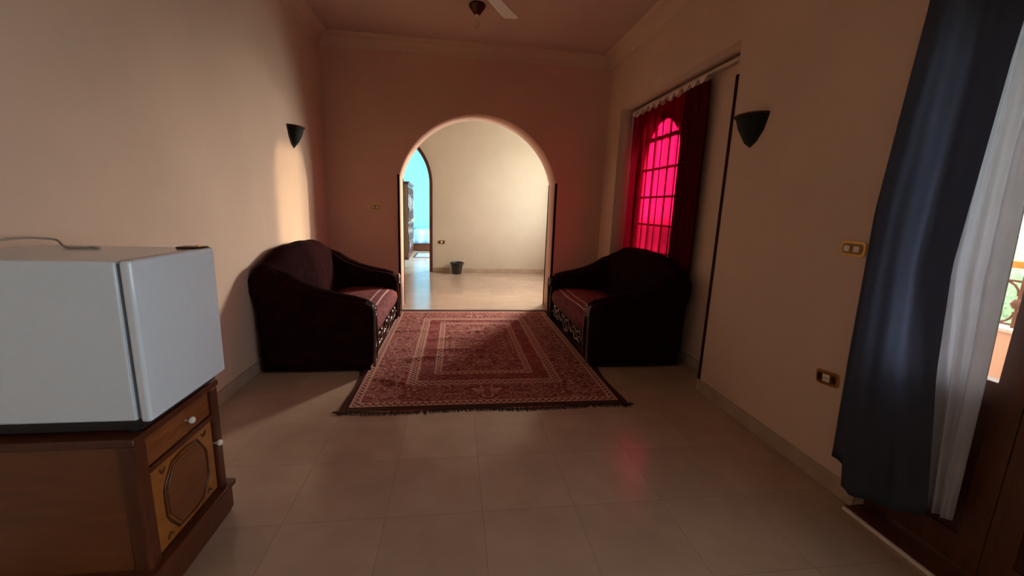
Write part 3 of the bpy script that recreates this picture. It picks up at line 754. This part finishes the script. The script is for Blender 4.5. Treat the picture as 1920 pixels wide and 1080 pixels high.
finish('cloth', bm, M['redcloth'], RC, ang=90)
# overlapping second width of cloth: near part and the hem side hang double
bm = bmesh.new(); g = []
for j in range(NV+1):
    v = j/NV; row = []
    for i in range(61):
        u = i/60; y = CR0-.01 + .42*u; zt = 2.735-.02*abs(math.sin(u*PI*3)); z = zt+(.10-zt)*v
        row.append(bm.verts.new((-.022+.010*math.sin(u*2*PI*3.4+.5), y-oy, z)))
    g.append(row)
for j in range(NV):
    for i in range(60): bm.faces.new((g[j][i], g[j][i+1], g[j+1][i+1], g[j+1][i]))
finish('folded_cloth', bm, M['redthick'], RC, ang=90)
bm = bmesh.new()
for i in range(11):
    y0 = CR0+.02 + (CR1-CR0-.04)*i/11; y1 = CR0+.02 + (CR1-CR0-.04)*(i+1)/11; dz = random.uniform(.03, .07); ym = y0+(y1-y0)*random.uniform(.3, .7)
    a = bm.verts.new((-.034, y0-oy, 2.765)); b = bm.verts.new((-.034, y1-oy, 2.765)); c = bm.verts.new((-.040, ym-oy, 2.765-dz))
    d = bm.verts.new((-.031, y0-oy, 2.765)); e2 = bm.verts.new((-.031, y1-oy, 2.765)); f = bm.verts.new((-.037, ym-oy, 2.765-dz))
    bm.faces.new((a, b, c)); bm.faces.new((d, f, e2)); bm.faces.new((a, c, f, d)); bm.faces.new((c, b, e2, f)); bm.faces.new((a, d, e2, b))
finish('header_tape', bm, M['tape'], RC, smooth=False)

# ================================================================== balcony door curtains
rl = bmesh.new(); tube(rl, [(2.04, .3, 3.03), (2.04, 2.0, 3.03)], .012, 10)
for y in (.4, 1.9): box(rl, 2.04, RX, y-.01, y+.01, 3.02, 3.04)
tag(finish('curtain_rail', rl, M['rail'], ang=50), 'curtain rail above the balcony door on the right wall', 'curtain rail')
def lerp_tab(tab, z):
    tab = sorted(tab)
    if z <= tab[0][0]: return tab[0][1]
    for (a, va), (b, vb) in zip(tab, tab[1:]):
        if z <= b: return va+(vb-va)*(z-a)/(b-a)
    return tab[-1][1]
def hanging(name, mat, label, xbase, left, right, bottom, nf, amp, ztop=3.02, ph=0):
    """left/right: tables z -> y (far edge / near edge), bottom: u -> z"""
    bm = bmesh.new(); NU, NV = 120, 50; g = []
    for j in range(NV+1):
        row = []
        for i in range(NU+1):
            u = i/NU; zb = lerp_tab(bottom, u); z = ztop + (zb-ztop)*j/NV
            yl = lerp_tab(left, z); yr = lerp_tab(right, z); y = yl+(yr-yl)*u
            a = amp*(.6+.4*j/NV)
            x = xbase(u, z) + a*math.sin(u*2*PI*nf+ph+.5*math.sin(z*1.7)) + a*.35*math.sin(u*2*PI*nf*2.3+z)
            row.append(bm.verts.new((x, y, z)))
        g.append(row)
    for j in range(NV):
        for i in range(NU): bm.faces.new((g[j][i], g[j][i+1], g[j+1][i+1], g[j+1][i]))
    o = finish(name, bm, mat, ang=90); sol = o.modifiers.new('sol', 'SOLIDIFY'); sol.thickness = .002
    return tag(o, label, 'curtain')
hanging('door_curtain', M['bluecloth'], 'dark slate blue curtain hanging in front of the balcony door at the right', lambda u, z: 2.045+.02*u,
        [(3.03, 1.74), (2.43, 1.755), (1.54, 1.82), (.8, 1.81), (.2, 1.79)], [(3.03, 1.36), (2.14, 1.432), (1.32, 1.466), (.86, 1.432), (.25, 1.345), (.1, 1.345)],
        [(0, .235), (.14, .225), (.17, .11), (.30, .10), (.7, .16), (1.0, .23)], 2.2, .010)
hanging('sheer_curtain', M['sheer'], 'white sheer curtain hanging behind the blue curtain beside the door glass', lambda u, z: 2.115,
        [(3.03, 1.55), (1.3, 1.55), (.25, 1.40)], [(3.03, 1.27), (2.2, 1.30), (1.76, 1.318), (.92, 1.292), (.30, 1.285), (.1, 1.285)],
        [(0, .24), (1, .25)], 3.2, .012, ph=1)

# ================================================================== balcony and outside
finish('trim_20', BX((2.62, 3.2, -1.6, 6.3, -.14, -.02)), M['balfloor'], smooth=False, kind='structure')
bal = bmesh.new(); box(bal, 3.06, 3.2, -1.6, 6.3, -.14, .915)
finish('wall_balcony', bal, M['pink'], smooth=False, kind='structure')
finish('trim_21', BX((3.045, 3.215, -1.6, 6.3, .915, .938)), M['ledge'], smooth=False, kind='structure', bevel=.004)
RG = empty('balcony_railing', (3.12, 2.3, .938), 0, 'brown wrought iron scroll railing with orange top rail on the balcony wall', 'railing')
finish('top_rail', BX((-.03, .03, -3.8, 3.9, .335, .375)), M['orange'], RG, smooth=False, bevel=.006)
bm = bmesh.new(); tube(bm, [(0, -3.8, .262), (0, 3.9, .262)], .007, 6); tube(bm, [(0, -3.8, .015), (0, 3.9, .015)], .007, 6); finish('iron_bar', bm, M['iron'], RG)
first = None
k = 0; y = 1.855-2.3-.34*9
while y < 3.8:
    bm = bmesh.new()
    tube(bm, [(0, 0, 0), (0, 0, .335)], .009, 8)
    lathe(bm, [(0, -.032), (.02, -.026), (.032, 0), (.02, .026), (0, .032)], 12, (0, 0, .135))
    p = finish('baluster', bm, M['iron'], RG, ang=50, loc=(0, y, 0)) if first is None else None
    if p is None:
        bm.free(); p = first.copy(); COL.objects.link(p); p.parent = RG; p.location = (0, y, 0)
        for ch in first.children:
            c = ch.copy(); COL.objects.link(c); c.parent = p
    else:
        first = p
        for s in (-1, 1):
            b2 = bmesh.new()
            tube(b2, [(0, s*(.085+.075*math.cos(t)), .185+.072*math.sin(t)) for t in [PI*1.02+PI*-1.55*i/16 for i in range(17)]], .006, 6)
            tube(b2, [(0, s*(.085+.075*math.cos(t)), .085-.068*math.sin(t)) for t in [PI*1.02+PI*-1.55*i/16 for i in range(17)]], .006, 6)
            tube(b2, [(0, s*(.15+.02*math.cos(t)), .135+.02*math.sin(t)) for t in [2*PI*i/12 for i in range(12)]], .005, 6, closed=True)
            finish('scroll', b2, M['iron'], p, ang=80)
    y += .34; k += 1
finish('ground', BX((-200, 260, -200, 260, -3.3, -3.2)), M['grass'], smooth=False, kind='structure')
def tree(label, x, y, r, ztop, seed):
    rnd = random.Random(seed); T = empty('leafy_tree', (x, y, -3.2), 0, label, 'tree', None)
    H = ztop+3.2
    bm = bmesh.new(); tube(bm, [(0, 0, 0), (.05, .02, H*.3), (-.03, .05, H*.6), (0, 0, H*.8)], [.14, .11, .08, .04], 8)
    for a in range(5):
        an = a*1.256; tube(bm, [(0, 0, H*.4), (.3*r*math.cos(an), .3*r*math.sin(an), H*.55), (.6*r*math.cos(an), .6*r*math.sin(an), H*.7)], [.06, .04, .02], 6)
    finish('trunk', bm, M['bark'], T, ang=80)
    bm = bmesh.new(); cl = []
    for _ in range(26):
        th = rnd.uniform(0, 2*PI); ph = rnd.uniform(-.5, 1.0); q = rnd.uniform(.35, .85)
        cl.append(Vector((r*q*math.cos(th)*math.cos(ph), r*q*math.sin(th)*math.cos(ph), H*.66 + H*.30*math.sin(ph)*q)))
    for i in range(4200):
        c = rnd.choice(cl); d = Vector((rnd.gauss(0, 1), rnd.gauss(0, 1), rnd.gauss(0, .8))).normalized()*r*.34*rnd.uniform(.6, 1.05)
        p = c+d; s = rnd.uniform(.05, .10); a = Vector((rnd.gauss(0, 1), rnd.gauss(0, 1), rnd.gauss(0, 1))).normalized(); b = a.orthogonal().normalized()
        vs = [bm.verts.new(p+a*s), bm.verts.new(p+b*s*.45), bm.verts.new(p-a*s), bm.verts.new(p-b*s*.45)]; bm.faces.new(vs)
    finish('foliage', bm, M['leaf'], T, smooth=False)
tree('bushy green tree beyond the balcony railing, seen through the door glass', 8.2, 5.2, 2.0, .95, 11)
tree('green tree standing farther behind the first one beyond the railing', 13.6, 8.6, 2.3, .6, 12)

# ================================================================== bedroom seen through the pointed doorway
WD = empty('wardrobe', (-1.615, 12.72, 0), math.radians(2.0), 'tall brown wooden wardrobe with glossy carved front in the blue bedroom', 'wardrobe')
hw, y0, y1 = .30, -1.05, 1.05
finish('carcass', BX((-.62, hw-.02, y0, y1, .06, 2.04)), M['ply'], WD, smooth=False, bevel=.006)
finish('plinth', BX((-.63, hw+.01, y0-.01, y1+.01, .001, .09)), M['wooddark'], WD, smooth=False, bevel=.006)
bm = BX((-.64, hw+.03, y0-.03, y1+.03, 2.04, 2.08)); box(bm, -.66, hw+.05, y0-.05, y1+.05, 2.08, 2.11); finish('cornice', bm, M['wooddark'], WD, smooth=False, bevel=.006)
for i in range(3):
    a = y0+.02+i*(2.06/3); b = a+2.06/3-.01
    d = finish('door', BX((hw-.02, hw+.005, a, b, .10, 2.03)), M['wooddark'], WD, smooth=False, bevel=.004)
    tb = bmesh.new()
    for (z0, z1) in ((.18, .95), (1.05, 1.95)):
        tube(tb, [(hw+.008, y, z) for y, z in ((a+.08, z0), (b-.08, z0), (b-.06, (z0+z1)/2), (b-.08, z1), ((a+b)/2, z1+.03), (a+.08, z1), (a+.06, (z0+z1)/2))], .018, 6, closed=True)
        tube(tb, [(hw+.01, (a+b)/2+.10*math.sin(t*1.0), z0+.1+(z1-z0-.2)*t/(4*PI)) for t in [4*PI*i2/30 for i2 in range(31)]], .016, 6)
    finish('carving', tb, M['frame'], d, ang=80)
    bm = bmesh.new(); tube(bm, [(hw+.006, b-.04, .95), (hw+.03, b-.04, .98), (hw+.03, b-.04, 1.07), (hw+.006, b-.04, 1.10)], .006, 6); finish('handle', bm, M['brass'], d)
BD = empty('bed', (-.45, 15.0, 0), 0, 'bed with blue sheets seen through the pointed doorway beyond the wardrobe', 'bed')
finish('bed_frame', BX((-.93, .93, -.95, .95, .10, .30)), M['wooddark'], BD, smooth=False, bevel=.01)
finish('footboard', BX((-.95, .95, -.99, -.95, .02, .34)), M['wooddark'], BD, smooth=False, bevel=.01)
finish('mattress', BX((-.90, .90, -.93, .93, .30, .58)), M['sheetwhite'], BD, bevel=.05, seg=4)
bm = bmesh.new(); g = []
for j in range(13):
    row = []
    for i in range(41):
        x = -.97+1.94*i/40; s = j/12
        if s < .3: yy, zz = -1.02, .26+.45*(s/.3)
        else: yy, zz = -1.02+1.9*(s-.3)/.7, .72
        ex = max(0, abs(x)-.9)*.8
        row.append(bm.verts.new((x, yy+.012*math.sin(x*19)*(1 if s < .3 else 0), zz-ex+.006*math.sin(x*9+s*12))))
    g.append(row)
for j in range(12):
    for i in range(40): bm.faces.new((g[j][i], g[j][i+1], g[j+1][i+1], g[j+1][i]))
o = finish('bedspread', bm, M['blind'], BD, ang=70); sol = o.modifiers.new('s', 'SOLIDIFY'); sol.thickness = .02
finish('headboard', BX((-.95, .95, .95, .99, .05, .62)), M['wooddark'], BD, smooth=False, bevel=.02)
for x in (-.9, .9):
    for y in (-.93, .93): finish('leg', BX((x-.03, x+.03, y-.03, y+.03, .001, .12)), M['wooddark'], BD, smooth=False)
br = finish('bedside_rug', BX((-.50, .50, -.50, .50, .001, .012, 0), (-.55, -.50, -.55, .55, .001, .012, 1), (.50, .55, -.55, .55, .001, .012, 1), (-.5, .5, -.55, -.5, .001, .012, 1), (-.5, .5, .5, .55, .001, .012, 1)), [simple('grey_woven_rug', (.30, .33, .36), .95, nscale=60, var=.3), simple('dark_rug_border', (.04, .04, .05), .95)], smooth=False, loc=(-.65, 12.8, 0)); tag(br, 'small dark-bordered rug on the bedroom floor in front of the bed', 'rug')
